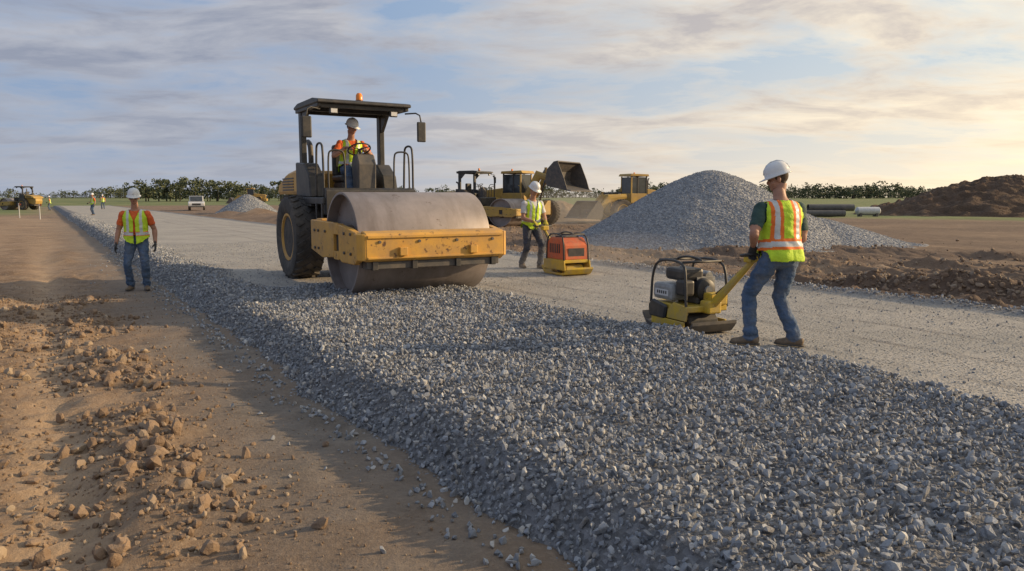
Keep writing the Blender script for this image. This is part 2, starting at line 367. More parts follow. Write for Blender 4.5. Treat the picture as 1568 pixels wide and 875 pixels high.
L(nt,mix(nt,sc.outputs[0],(.16,.17,.187),(.30,.31,.325)),b.inputs['Base Color']); b.inputs['Roughness'].default_value=.9; bumpn(nt,b,vo.outputs['Distance'],.7,.08)
a1=heap('gravel_pile',7.5,28.6,4.6,4.2,2.75,m_pile,5,rnd=.2,ns=26000,smin=.04,smax=.085)
a2=heap('gravel_pile',11.4,28.2,3.0,2.6,.95,m_pile,11,ns=8000,smin=.04,smax=.08)
a3=heap('gravel_pile',-25.2,72,2.9,3,2.0,m_pile,17,ns=3000,smin=.1,smax=.2)
scatter('gravel_pile_stones',np.concatenate([a1[0],a2[0],a3[0]]),np.concatenate([a1[1],a2[1],a3[1]]),rr(37000),col_s,14)
m_soil=pm('soil_heap',(.13,.08,.05),(.075,.048,.03),.8,.95,0,.8,6,dist=.2)
heap('dirt_pile',49,74,12,8,3.9,m_soil,23,rnd=.3,amp=.26)
heap('dirt_pile',60,84,11,8,4.2,m_soil,29,rnd=.3,amp=.26)
heap('dirt_pile',3.4,56,2.6,2.4,1.5,pm('tan_soil',(.27,.2,.13),(.2,.14,.09),1,.95),31,rnd=.3,amp=.1)
# ---------------------------------------------------------------- tyres
def tyre(par,x,y,z,r,w,rim,lugs=True,nm='tyre'):
    h=w/2
    prof=[(r*.54,-h*.72),(r*.62,-h*.9),(r*.8,-h),(r*.93,-h*.93),(r*.975,-h*.75),(r*.985,0),(r*.975,h*.75),(r*.93,h*.93),(r*.8,h),(r*.62,h*.9),(r*.54,h*.72)]
    lathe(nm,prof,rubber,par,(x,y,z),'X',40)
    lathe(nm+'_rim',[(r*.54,-h*.6),(r*.57,-h*.84),(r*.52,-h*.84),(r*.46,-h*.55),(r*.2,-h*.5),(r*.2,h*.5),(r*.46,h*.55),(r*.52,h*.84),(r*.57,h*.84),(r*.54,h*.6)],rim,par,(x,y,z),'X',32)
    lathe(nm+'_hub',[(0,-h*.7),(r*.14,-h*.7),(r*.17,-h*.4),(r*.17,h*.4),(r*.14,h*.7),(0,h*.7)],darkgrey,par,(x,y,z),'X',20)
    if lugs:
        bm=bmesh.new(); n=26
        for k in range(n):
            for sgn in (-1,0,1):
                t=2*math.pi*(k+(.5 if sgn==0 else 0))/n
                mt=Matrix.Rotation(t,4,'X')@Matrix.Translation((sgn*h*.62,0,r*.975))@Matrix.Rotation(R(45 if sgn==0 else 32*sgn),4,'Z')
                sx,sy=(h*.5,r*.085) if sgn else (h*.42,h*.42)
                c=bmesh.ops.create_cube(bm,size=1)['verts']
                for v in c: v.co=mt@Vector((v.co.x*sx,v.co.y*sy,v.co.z*r*.06))
        for v in bm.verts: v.co+=Vector((x,y,z))
        finish(nm+'_tread',bm,rubber,par)
# ---------------------------------------------------------------- roller
def roller(loc,rz,yel=yellow,name='road_roller'):
    E=empty(name,loc,rz); r=.79; h=1.07
    lathe('drum',[(r-.035,-h+.16),(r-.035,-h),(r-.004,-h),(r,-h+.01),(r,h-.01),(r-.004,h),(r-.035,h),(r-.035,h-.16)],steel,E,(0,0,r),'X',96)
    for s in (-1,1):
        lathe('drum_disc',[(0,s*(h-.2)),(r-.036,s*(h-.2)),(r-.036,s*(h-.17)),(.3,s*(h-.17)),(.28,s*(h-.05)),(.16,s*(h-.04)),(.15,s*(h+.03)),(0,s*(h+.03))],steel_in,E,(0,0,r),'X',48)
        a,b_=(1.10,1.19) if s>0 else (-1.19,-1.10)
        prism('frame_side_front',[(.22,.60),(.22,1.10),(.62,1.06),(.98,1.0),(1.02,.92),(1.02,.62),(.9,.55),(.35,.55)],a,b_,yel,E)
        prism('frame_side_rear',[(-1.18,.66),(-1.18,1.14),(-.02,1.12),(-.02,.60),(-.6,.56)],a,b_,yel,E)
        box('frame_side_top',a,b_,-.015,.215,.95,1.11,yel,E,.006)
        box('frame_side_bottom',a,b_,-.015,.215,.575,.70,yel,E,.006)
        box('frame_hole_shade',a+(-.03 if s>0 else .05),b_+(-.05 if s>0 else .03),-.2,.4,.6,1.0,black,E,.004)  # black block set in the frame opening, standing in for the shade inside
        for yy in (-.95,-.75,-.4,.5,.78):
            lathe('bolt',[(0,s*.022),(.022,s*.022),(.022,0)],darkgrey,E,(s*1.19,yy,.98),'X',8)
        for yy in (-.95,-.75,.5,.78):
            lathe('bolt',[(0,s*.022),(.022,s*.022),(.022,0)],darkgrey,E,(s*1.19,yy,.70),'X',8)
    prism('bumper',[(.94,.62),(.94,1.03),(1.0,1.03),(1.12,1.0),(1.14,.96),(1.14,.64),(1.10,.60)],-1.10,1.10,yel,E,.012)
    prism('bumper_corner',[(1.10,.935),(1.10,1.139),(1.15,1.12),(1.20,1.04),(1.20,.935)],.62,.99,yel,E,.01,'Z')
    prism('bumper_corner',[(-1.10,.935),(-1.10,1.139),(-1.15,1.12),(-1.20,1.04),(-1.20,.935)],.62,.99,yel,E,.01,'Z')
    box('bumper_lip',-1.08,1.08,1.135,1.165,.93,.97,yel,E,.006); box('bumper_lip',-1.08,1.08,1.135,1.16,.64,.67,yel,E,.006)
    box('scraper_beam',-1.06,1.06,.87,1.06,.49,.60,darkgrey,E,.01)
    box('scraper',-1.05,1.05,.80,.84,.50,.66,black,E,.004)
    for xx in (-.95,-.35,.35,.95): box('scraper_bracket',xx-.04,xx+.04,.84,1.10,.48,.61,black,E,.006)
    for xx in (-.9,-.3,.3,.9): lathe('bolt',[(0,.02),(.022,.02),(.022,0)],darkgrey,E,(xx,1.14,.88),'Y',8)
    box('tie_down_lug',-.62,-.5,1.13,1.2,.68,.8,yel,E,.01); box('tie_down_lug',.5,.62,1.13,1.2,.68,.8,yel,E,.01)
    box('frame_rear_beam',-1.10,1.10,-1.18,-.9,.62,1.16,yel,E,.02)
    box('articulation',-.3,.3,-1.75,-1.15,.45,1.05,darkgrey,E,.03)
    for s in (-1,1): tube('hydraulic_hose',[(s*.25,-1.15,1.0),(s*.3,-1.4,1.25),(s*.28,-1.75,1.05)],.022,black,E)
    box('rear_frame',-.48,.48,-4.55,-1.7,.55,1.2,darkgrey,E,.03)
    box('axle',-.7,.7,-3.2,-2.9,.62,.9,darkgrey,E,.03)
    for s in (-1,1): tyre(E,s*.86,-3.05,.77,.77,.56,yel)
    prism('engine_hood_lower',[(-3.25,1.0),(-3.25,1.55),(-4.85,1.55),(-4.9,1.2),(-4.8,.8),(-4.4,.72)],-.54,.54,yel,E,.03)
    prism('engine_hood',[(-3.34,1.56),(-3.34,2.0),(-3.6,2.02),(-4.2,1.96),(-4.75,1.78),(-4.9,1.56)],-.80,.80,yel,E,.05)
    for s in (-1,1):
        for k in range(5): box('hood_louvre',s*.805-.006,s*.805+.006,-4.4,-3.6,1.63+k*.055,1.655+k*.055,black,E,.002)
    box('platform',-.86,.86,-3.3,-1.55,1.38,1.5,black,E,.015)
    prism('platform_front',[(-1.5,1.2),(-1.5,1.62),(-1.56,1.66),(-1.68,1.66),(-1.68,1.2)],-.82,.82,black,E,.01)
    for s in (-1,1):
        prism('side_console',[(-3.28,1.5),(-3.28,2.15),(-2.75,2.12),(-2.45,1.9),(-2.35,1.5)],s*.56 if s>0 else -.84,.84 if s>0 else -.56,black,E,.02)
        box('fender',s*.7-.16,s*.7+.16,-3.32,-2.3,1.34,1.376,black,E,.01)
        box('step',s*.72-.14,s*.72+.14,-1.95,-1.6,.72,.76,black,E,.006); box('step',s*.72-.14,s*.72+.14,-1.95,-1.6,1.03,1.07,black,E,.006)
        for yy in (-1.94,-1.62): box('step_rail',s*.86-.012,s*.86+.012,yy-.03,yy+.03,.7,1.4,black,E,.004)
        box('rops_post',s*.76-.05,s*.76+.05,-3.1,-2.94,1.5,3.1,black,E,.012)
        box('roof_rail',s*.80-.035,s*.80+.035,-3.2,-1.8,3.04,3.12,black,E,.01)
        prism('rops_gusset',[(-2.95,3.05),(-2.95,2.75),(-2.9,2.75),(-2.6,3.05)],s*.76-.03,s*.76+.03,black,E,.005)
        box('work_lamp',s*.55-.07,s*.55+.07,-1.86,-1.8,2.93,3.03,black,E,.01); box('work_lamp_lens',s*.55-.055,s*.55+.055,-1.80,-1.79,2.945,3.015,lampm,E,.002)
        tube('mirror_arm',[(s*.78,-1.85,3.0),(s*1.02,-1.75,3.02),(s*1.05,-1.74,2.85)],.014,black,E)
        box('mirror',s*1.05-.085,s*1.05+.085,-1.76,-1.71,2.50,2.86,black,E,.02)
        tube('handrail',[(s*.82,-1.62,1.5),(s*.82,-1.62,2.3),(s*.82,-1.7,2.42),(s*.82,-1.95,2.42),(s*.82,-2.0,2.3),(s*.82,-2.05,1.5)],.019,black,E,8,2)
        tube('handrail_front',[(s*.45,-1.6,1.6),(s*.45,-1.6,2.22),(s*.5,-1.6,2.3),(s*.7,-1.6,2.3),(s*.74,-1.6,2.2),(s*.74,-1.6,1.6)],.016,black,E,8,2)
    prism('roof',[(-3.22,3.10),(-3.22,3.15),(-3.0,3.20),(-2.0,3.20),(-1.74,3.16),(-1.72,3.10)],-.86,.86,black,E,.015)
    for yy in (-3.1,-2.5,-1.85): box('roof_beam',-.77,.77,yy-.03,yy+.03,3.03,3.098,black,E,.006)
    lathe('beacon_base',[(.07,0),(.07,.03),(0,.03)],black,E,(-.05,-2.2,3.2),'Z',16); lathe('beacon',[(.06,0),(.058,.09),(.035,.125),(0,.13)],amber,E,(-.05,-2.2,3.232),'Z',20)
    box('seat_base',-.22,.22,-2.95,-2.42,1.5,1.78,darkgrey,E,.02); box('seat_cushion',-.25,.25,-2.98,-2.38,1.78,1.91,black,E,.04)
    box('seat_back',-.24,.24,-3.02,-2.86,1.88,2.48,black,E,.05)
    prism('steering_console',[(-1.75,1.5),(-1.72,2.1),(-1.82,2.26),(-2.0,2.24),(-2.08,2.1),(-1.98,1.5)],-.17,.17,darkgrey,E,.025)
    tube('steering_column',[(0,-2.0,2.2),(0,-2.1,2.34)],.025,black,E,8,0)
    ctr=Vector((0,-2.12,2.36)); M=Matrix.Rotation(R(28),3,'X')
    tube('steering_wheel',[ctr+M@Vector((.2*math.cos(t),.2*math.sin(t),0)) for t in np.linspace(0,2*math.pi,24,endpoint=False)],.014,black,E,8,0,True)
    for t in (0.5,2.6,4.7): tube('wheel_spoke',[ctr,ctr+M@Vector((.2*math.cos(t),.2*math.sin(t),0))],.01,black,E,6,0)
    tube('exhaust',[(.55,-3.25,1.9),(.55,-3.25,2.4),(.55,-3.3,2.5),(.55,-3.42,2.55)],.05,darkgrey,E,12,2)
    return E
RZ=R(180+31)
RL=Vector((-1.66,11.9,0)); roller(RL,RZ)
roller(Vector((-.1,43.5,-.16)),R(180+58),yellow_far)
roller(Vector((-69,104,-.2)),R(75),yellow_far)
# ---------------------------------------------------------------- plate compactors
def compactor(loc,rz,kind,hx,hy,hz_):
    E=empty('plate_compactor',loc,rz); body=yellowB
    prof=[(-.47,.13),(-.40,.045),(-.34,.02),(.34,.02),(.41,.045),(.49,.14)]
    th=[(a,c+.022) for a,c in prof[::-1]]
    prism('base_plate',[(a,c-.018) for a,c in prof]+th,-.30,.30,darkgrey if kind=='y' else yellowB,E,.004)
    prism('exciter_housing',[(-.26,.045),(-.3,.12),(-.24,.20),(.26,.20),(.33,.12),(.28,.045)],-.20,.20,black if kind=='y' else yellowB,E,.02)
    lathe('exciter_drum',[(0,-.26),(.075,-.26),(.08,-.24),(.08,.24),(.075,.26),(0,.26)],black,E,(0,.12,.13),'X',24)
    for sx in (-.2,.2):
        for sy in (-.22,.22): lathe('rubber_mount',[(.035,0),(.03,.02),(.035,.045)],black,E,(sx,sy,.195),'Z',14)
    prism('deck',[(-.34,.235),(-.34,.30),(.36,.30),(.36,.235)],-.27,.27,body,E,.01)
    if kind=='y':
        prism('side_guard',[(-.33,.14),(-.36,.30),(-.1,.33),(.0,.24),(.02,.14)],-.29,-.265,yellowB,E,.005)
        prism('belt_cover',[(.04,.12),(.0,.28),(.28,.33),(.36,.26),(.34,.12)],-.315,-.27,black,E,.02)
        for s in (-.3,.27): box('plate_rib',s,s+.03,-.3,.3,.045,.13,yellowB,E,.006)
        box('water_tank',-.27,-.02,-.05,.33,.33,.52,grey,E,.04)
        box('tank_label',-.2745,-.2705,.02,.27,.38,.45,whiteP,E,.0)
        for k in range(5): box('label_mark',-.277,-.2747,.05+k*.04,.072+k*.04,.40,.435,black,E,.0)
        box('engine_block',-.02,.22,-.18,.2,.30,.50,darkgrey,E,.02)
        for k in range(7): box('cooling_fin',-.0,.25,-.14+k*.045,-.125+k*.045,.42,.60,silver,E,.002)
        lathe('recoil_starter',[(0,-.235),(.07,-.235),(.12,-.21),(.13,-.16),(.13,-.10)],black,E,(.08,-.0,.46),'Y',28)
        lathe('starter_hub',[(0,-.262),(.045,-.26),(.05,-.236),(0,-.236)],silver,E,(.08,0,.46),'Y',20)
        box('fuel_tank',-.2,.1,-.14,.2,.56,.70,black,E,.04); lathe('fuel_cap',[(.03,0),(.03,.025),(0,.028)],grey,E,(-.1,0,.70),'Z',14)
        lathe('muffler',[(0,-.12),(.05,-.12),(.06,-.1),(.06,.1),(.05,.12),(0,.12)],silver,E,(.2,.02,.6),'Y',20)
        box('air_filter',-.24,-.10,-.24,-.06,.40,.58,black,E,.03)
        box('hydraulic_tank',.02,.26,-.36,-.22,.30,.44,yellowB,E,.02)
    else:
        prism('engine_cover',[(-.33,.28),(-.32,.62),(-.22,.72),(.2,.72),(.33,.60),(.36,.28)],-.27,.27,orangeP,E,.03)
        for s in (-1,1):
            for k in range(6): box('louvre',s*.272-.004,s*.272+.004,-.2+k*.07,-.165+k*.07,.42,.60,black,E,.001)
        box('front_grille',-.18,.18,.345,.352,.36,.52,black,E,.001)
        box('top_panel',-.18,.18,-.15,.15,.715,.75,darkgrey,E,.01)
        prism('side_guard',[(-.4,.10),(-.4,.29),(.38,.29),(.42,.10)],-.30,-.272,yellowB,E,.006); prism('side_guard',[(-.4,.10),(-.4,.29),(.38,.29),(.42,.10)],.272,.30,yellowB,E,.006)
    cg=black
    zt=.79
    for s in (-1,1):
        tube('cage_side',[(s*.275,-.32,.28),(s*.275,-.30,.62),(s*.26,-.24,zt),(s*.26,.24,zt),(s*.275,.33,.62),(s*.275,.35,.28)],.016,cg,E,8,2)
    for yy in (-.22,.22): tube('cage_cross',[(-.26,yy,zt-.01),(.26,yy,zt-.01)],.014,cg,E,8,0)
    tube('lifting_eye',[(-.0,-.22,zt),(.0,-.1,zt+.03),(0,.1,zt+.03),(.0,.22,zt)],.014,cg,E,8,2)
    hp=Vector((hx,hy,hz_)); st=Vector((hx*.3,-.33,.28)); d=(hp-st)
    bm=bmesh.new(); loft_bm(bm,[(st,.04,.05),(st+d*.15,.04,.055),(st+d*.75,.03,.038),(hp,.026,.03)],Vector((1,0,0)),8); finish('handle_beam',bm,yellowB,E)
    box('handle_pivot',st.x-.09,st.x+.09,-.42,-.26,.22,.36,yellowB,E,.02)
    box('control_box',hp.x-.07,hp.x+.07,hp.y-.0,hp.y+.12,hp.z-.06,hp.z+.03,yellowB,E,.015)
    tube('grip_bar',[hp+Vector((-.2,.0,.02)),hp+Vector((-.2,-.09,.04)),hp+Vector((.2,-.09,.04)),hp+Vector((.2,.0,.02)),hp+Vector((-.2,.0,.02))],.015,black,E,8,1)
    tube('hydraulic_hose',[st+Vector((.05,.05,.1)),st+d*.4+Vector((.05,0,.08)),hp+Vector((.05,.05,-.02))],.01,black,E,6,2)
    return E
# ---------------------------------------------------------------- people
skin=pm('skin',(.42,.22,.145),(.34,.17,.11),12,.55); hairm=pm('hair',(.05,.032,.02),(.08,.05,.03),40,.8)
lime=pm('hi_vis_lime',(.58,.80,.03),(.48,.68,.03),8,.7,0,.5,11,dist=.04); orangeV=pm('hi_vis_orange',(.90,.20,.02),(.78,.16,.02),8,.7)
silverV=pm('reflective_tape',(.62,.64,.62),(.5,.52,.5),12,.4)
denim=pm('denim',(.045,.085,.155),(.09,.14,.235),7,.85,0,.6,20,dist=.03,mud=(.15,.15,.15)); darkden=pm('dark_trousers',(.04,.05,.075),(.06,.07,.1),7,.85,0,.5,22,dist=.02,mud=(.12,.11,.1))
oshirt=pm('orange_shirt',(.75,.14,.03),(.62,.11,.025),8,.8,0,.5,16,dist=.03); gshirt=pm('green_shirt',(.018,.05,.045),(.03,.07,.06),8,.8,0,.4,18,dist=.02)
wshirt=pm('white_shirt',(.6,.6,.6),(.48,.48,.5),8,.8,0,.4,18,dist=.02)
bootm=pm('leather_boot',(.19,.135,.085),(.10,.07,.045),14,.75,mud=(.28,.22,.16)); bootb=pm('black_boot',(.05,.045,.04),(.09,.08,.07),14,.75)
glovek=pm('black_glove',(.03,.03,.032),(.06,.06,.06),20,.8); glovey=pm('yellow_glove',(.5,.4,.03),(.3,.25,.05),20,.8)
hatm=pm('white_helmet',(.72,.73,.74),(.64,.65,.65),5,.3); eyem=pm('eye',(.03,.02,.02),(.05,.04,.03),50,.2); lipm=pm('lips',(.25,.09,.07),(.2,.08,.06),30,.6)
beltm=pm('belt',(.03,.02,.015),(.05,.04,.03),20,.6)
def ik(S_,T,a,b_,pole):
    d=T-S_; l=min(d.length,(a+b_)*.995); dn=d.normalized(); T=S_+dn*l
    x=(a*a-b_*b_+l*l)/(2*l); h=math.sqrt(max(a*a-x*x,0)); pl=pole-dn*pole.dot(dn); pl.normalize()
    return S_+dn*x+pl*h,T
def remesh(bm,vox,sm=3):
    me=bpy.data.meshes.new('t'); bmesh.ops.recalc_face_normals(bm,faces=bm.faces[:]); bm.to_mesh(me); bm.free(); o=bpy.data.objects.new('t',me); C.objects.link(o)
    m=o.modifiers.new('r','REMESH'); m.mode='VOXEL'; m.voxel_size=vox; m.adaptivity=0
    s=o.modifiers.new('s','SMOOTH'); s.factor=.5; s.iterations=sm
    dg=bpy.context.evaluated_depsgraph_get(); out=bpy.data.meshes.new_from_object(o.evaluated_get(dg)); bpy.data.objects.remove(o); return out
def sph(bm,c,r,M=None,seg=14):
    v=bmesh.ops.create_uvsphere(bm,u_segments=seg,v_segments=seg//2+2,radius=1)['verts']
    for q in v:
        p=Vector((q.co.x*r[0],q.co.y*r[1],q.co.z*r[2]))+Vector(c); q.co=M@p if M else p
def addmesh(name,me,mats,par,smooth=True):
    me.materials.clear()
    for m in mats: me.materials.append(m)
    if smooth: me.polygons.foreach_set('use_smooth',[True]*len(me.polygons))
    o=bpy.data.objects.new(name,me); C.objects.link(o); o.parent=par; return o
def hand(par,W,d,back,sgn,curl,mat,k=1.0,vox=.0045,name='hand'):
    Yv=d.normalized(); Zv=(back-Yv*back.dot(Yv)).normalized(); Xv=Yv.cross(Zv)
    M=Matrix.Translation(W)@Matrix((Xv,Yv,Zv)).transposed().to_4x4()@Matrix.Scale(k,4)
    bm=bmesh.new()
    loft_bm(bm,[(M@Vector(p),a*k,c*k) for p,a,c in (((0,-.04,0),.029,.024),((0,0,0),.029,.021),((0,.03,0),.038,.02),((0,.07,-.002),.043,.018),((0,.098,-.004),.040,.014))],Xv,12)
    for fx,ln in ((-.031,.066),(-.011,.082),(.011,.088),(.031,.078)):
        fx*=sgn
        p=Vector((fx,.088,-.002)); a=curl*.45; pts=[(M@(p-Vector((0,.02,0))),.0105*k,.0105*k),(M@p,.0105*k,.0105*k)]
        for s_,rr_ in ((.42,.010),(.32,.009),(.26,.0078)):
            p=p+Vector((0,math.cos(a),-math.sin(a)))*ln*s_; pts.append((M@p,rr_*k,rr_*k)); a+=curl*.75
        loft_bm(bm,pts,Xv,8)
    p=Vector((sgn*.028,.022,-.004)); q=p+Vector((sgn*.026,.03,-.012)); r_=q+Vector((sgn*.010*(1-curl),.028,-.012-.02*curl)); t_=r_+Vector((-sgn*.008*curl,.02,-.012-.01*curl))
    loft_bm(bm,[(M@p,.015*k,.015*k),(M@q,.0135*k,.0135*k),(M@r_,.011*k,.011*k),(M@t_,.009*k,.009*k)],Zv,8)
    addmesh(name,remesh(bm,vox,1),[mat],par)
def person(loc,rz,hip=.93,hipy=0,lean=0,side=0,feet=None,hands=None,head=(0,0),shirt=oshirt,pants=denim,boots=bootm,gl=glovek,vest='plain',
           poles=None,kneepole=None,hatc=hatm,vox=.0105,curl=(.5,.5),backs=None,glasses=False,footpitch=(0,0),g=1.06,sleeve=.68,twist=0,name='construction_worker'):
    E=empty(name,loc,rz)
    Hp=Vector((0,hipy,hip)); Mt=Matrix.Translation(Hp)@Matrix.Rotation(twist,4,'Z')@Matrix.Rotation(side,4,'Y')@Matrix.Rotation(-lean,4,'X')
    T=lambda *p: Mt@Vector(p)
    xl=(Mt.to_3x3()@Vector((1,0,0)))
    bm=bmesh.new(); segs=[]
    tr=[(-.10,.135,.10,0),(-.03,.172,.125,-.01),(.06,.168,.126,-.0),(.16,.165,.130,.008),(.28,.175,.130,.005),(.38,.188,.13,0),(.45,.187,.115,-.005),(.50,.15,.09,-.01),(.535,.095,.075,-.012),(.57,.064,.066,-.005),(.66,.058,.062,.012)]
    loft_bm(bm,[(T(0,y,z),a*(g if z<.52 else 1),c*(g if z<.52 else 1)) for z,a,c,y in tr],xl,20)
    sph(bm,(0,0,0),(.165*g,.125*g,.12),Matrix.Translation(Hp+Vector((0,0,-.02))))
    segs+=[(T(0,0,-.02),T(0,0,.34),.15*g,.155*g,'torso'),(T(-.10,0,.40),T(.10,0,.40),.11*g,.11*g,'torso'),(T(0,0,.57),T(0,.01,.7),.062,.058,'neck')]
    for i,s in enumerate((-1,1)):
        Sh=T(s*.188*g,0,.455); tgt=Vector(hands[i]); pole=Vector(poles[i]) if poles else Vector((s*.5,-1,-.3))
        grip=curl[i]>.8
        if grip: tgt=tgt+(Sh-tgt).normalized()*.075
        El,Wr=ik(Sh,tgt,.30,.265,pole)
        sph(bm,Sh,(.07,.07,.075))
        loft_bm(bm,[(Sh,.066,.066),(Sh.lerp(El,.3),.067,.066),(Sh.lerp(El,sleeve-.05),.066,.064),(Sh.lerp(El,sleeve),.051,.051),(El,.046,.046)],Vector((1,0,0)),14)
        sph(bm,El,(.046,)*3)
        loft_bm(bm,[(El,.046,.046),(El.lerp(Wr,.25),.048,.045),(El.lerp(Wr,.7),.037,.034),(Wr,.031,.027)],Vector((1,0,0)),14)
        segs+=[(Sh,El,.066,.046,'uparm'),(El,Wr,.046,.028,'fore')]
        d=(Wr-El).normalized()
        if grip: d=(Vector(hands[i])-Wr).normalized()*.6+d*.4
        bk=Vector(backs[i]) if backs else Vector((s,0,0))
        hand(E,Wr,d,bk,-s,curl[i],gl,1.05,.0045 if vox<.012 else .008,'hand_left' if s<0 else 'hand_right')
        Hj=Hp+Vector((s*.09*g,0,-.03)); F=Vector(feet[i][:3]); fy=feet[i][3]; An=F+Vector((0,0,.095))
        kp=Vector(kneepole[i]) if kneepole else Vector((math.sin(-fy)*1,1,.0))
        Kn,An=ik(Hj,An,.435,.42,kp)
        loft_bm(bm,[(Hj+Vector((0,0,.04)),.085,.09),(Hj,.097,.103),(Hj.lerp(Kn,.25),.098,.10),(Hj.lerp(Kn,.6),.084,.086),(Kn,.071,.073)],Vector((1,0,0)),16)
        sph(bm,Kn,(.071,.072,.071))
        loft_bm(bm,[(Kn,.071,.073),(Kn.lerp(An,.3),.071,.075),(Kn.lerp(An,.7),.067,.07),(Kn.lerp(An,.95),.070,.076),(An,.066,.072)],Vector((1,0,0)),16)
        segs+=[(Hj,Kn,.096,.07,'leg'),(Kn,An,.07,.066,'leg')]
        MF=Matrix.Translation(Vector((An.x,An.y,An.z-.095)))@Matrix.Rotation(fy,4,'Z')@Matrix.Rotation(footpitch[i],4,'X')
        loft_bm(bm,[(MF@Vector(p),a,c) for p,a,c in (((0,-.085,.045),.024,.03),((0,-.07,.048),.04,.046),((0,-.02,.055),.045,.055),((0,.05,.048),.046,.046),((0,.12,.036),.05,.034),((0,.17,.032),.043,.028),((0,.195,.028),.022,.017))],Vector((1,0,0)),14)
        loft_bm(bm,[(An+Vector((0,0,.05)),.05,.054),(An,.05,.054),(An-Vector((0,0,.05)),.045,.05)],Vector((1,0,0)),12)
        segs+=[(MF@Vector((0,-.04,.045)),MF@Vector((0,.15,.03)),.05,.035,'foot'),(MF@Vector((0,0,.1)),MF@Vector((0,0,.03)),.05,.045,'foot')]
        b2=bmesh.new(); loft_bm(b2,[(MF@Vector(p),a,c) for p,a,c in (((0,-.092,.012),.025,.012),((0,-.07,.012),.042,.013),((0,.0,.012),.045,.013),((0,.1,.012),.052,.013),((0,.17,.013),.044,.013),((0,.203,.016),.02,.012))],Vector((1,0,0)),12)
        finish('boot_sole',b2,bootb,E,True)
    me=remesh(bm,vox,4 if vox<.012 else 2)
    nv=len(me.vertices); V=np.empty(nv*3); me.vertices.foreach_get('co',V); V=V.reshape(-1,3)
    Nn=np.empty(nv*3); me.vertex_normals.foreach_get('vector',Nn); Nn=Nn.reshape(-1,3)
    def lab(Pt):
        best=np.full(len(Pt),1e9); li=np.zeros(len(Pt),int); tt=np.zeros(len(Pt))
        for k,(a,b_,ra,rb,l) in enumerate(segs):
            a=np.array(a);b_=np.array(b_);d=b_-a; t=np.clip(((Pt-a)@d)/(d@d),0,1)
            ds=np.linalg.norm(Pt-(a+t[:,None]*d),axis=1)-(ra+(rb-ra)*t)
            m=ds<best; best[m]=ds[m]; li[m]=k; tt[m]=t[m]
        return np.array([segs[i][4] for i in li]),tt,li
    lv,tv,_=lab(V); amp=np.where(lv=='leg',.014,np.where(lv=='torso',.010,np.where(lv=='uparm',.008,.001)))
    lowleg=(lv=='leg')&(tv>.75); amp[lowleg]=.019
    ns=np.array([mnoise.noise(Vector((v[0]*9,v[1]*9,v[2]*17)))+.5*mnoise.noise(Vector((v[0]*24+5,v[1]*24,v[2]*40))) for v in V])
    V2=V+Nn*(ns*amp)[:,None]
    me.vertices.foreach_set('co',V2.ravel()); me.update()
    nf=len(me.polygons); Fc=np.empty(nf*3); me.polygons.foreach_get('center',Fc); Fc=Fc.reshape(-1,3)
    l,t,_=lab(Fc); Mi=np.array(Mt.inverted()); Ft=Fc@Mi[:3,:3].T+Mi[:3,3]
    mi=np.zeros(nf,np.int32)
    mi[l=='leg']=2; mi[l=='foot']=3; mi[l=='neck']=1; mi[(l=='fore')]=1; mi[(l=='uparm')&(t>sleeve-.03)]=1
    mi[(l=='torso')&(Ft[:,2]<.07)]=2; mi[(l=='torso')&(Ft[:,2]>.55)]=1; mi[(l=='torso')&(abs(Ft[:,2]-.075)<.018)]=4
    o=addmesh('body',me,[shirt,skin,pants,boots,beltm],E); me.polygons.foreach_set('material_index',mi)
    z=Ft[:,2]; ax_=abs(Ft[:,0])
    sel=(l=='torso')&(z>-.05)&(z<.56)&~((Ft[:,1]>.0)&(ax_<.012+np.maximum(0,z-.36)*.45))&~((z>.525)&(ax_<.085))
    fl=np.nonzero(sel)[0]; bm=bmesh.new(); vm={}
    infl=.018
    for fi in fl:
        pl=me.polygons[fi]; vs=[]
        for vi in pl.vertices:
            if vi not in vm:
                tv_=Mi[:3,:3]@V2[vi]+Mi[:3,3]; hz=max(0,.2-tv_[2])
                fold=.010*math.sin(tv_[0]*38+3*math.sin(tv_[2]*9+tv_[1]*12))*min(1,hz*4)
                vm[vi]=bm.verts.new(Vector(V2[vi])+Vector(Nn[vi])*(infl+hz*.12+fold))
            vs.append(vm[vi])
        f=bm.faces.new(vs); zz,xx,yy=Ft[fi][2],abs(Ft[fi][0]),Ft[fi][1]; m_=0
        if vest=='two':
            if abs(zz-.10)<.027 : m_=2
            elif abs(zz-.10)<.055: m_=1
            elif zz>.10 and abs(xx-.10)<.022: m_=2
            elif zz>.10 and abs(xx-.10)<.05: m_=1
        else:
            if abs(zz-.12)<.026 or (zz>.12 and abs(xx-.10)<.022): m_=2
            elif abs(zz-.12)<.038: m_=1 if vest=='edge' else 0
        f.material_index=m_; f.smooth=True
    bm.normal_update()
    m2=bpy.data.meshes.new('vest'); bm.to_mesh(m2); bm.free()
    for q in (lime,orangeV,silverV): m2.materials.append(q)
    vo_=bpy.data.objects.new('safety_vest',m2); C.objects.link(vo_); vo_.parent=E
    sm=vo_.modifiers.new('s','SMOOTH'); sm.iterations=2; sd=vo_.modifiers.new('t','SOLIDIFY'); sd.thickness=.006; sd.offset=0
    MH=Matrix.Translation(T(0,.025,.765))@Matrix.Rotation(head[0],4,'Z')@Matrix.Rotation(-head[1],4,'X')
    bm=bmesh.new()
    sph(bm,(0,-.012,.028),(.077,.097,.098),MH,20); sph(bm,(0,.03,-.04),(.060,.066,.078),MH,18); sph(bm,(0,.062,-.088),(.03,.03,.026),MH)
    sph(bm,(0,.07,.012),(.05,.022,.018),MH); sph(bm,(0,.098,-.022),(.013,.019,.02),MH); sph(bm,(0,.088,0),(.008,.014,.022),MH)
    sph(bm,(0,.084,-.058),(.026,.014,.014),MH)
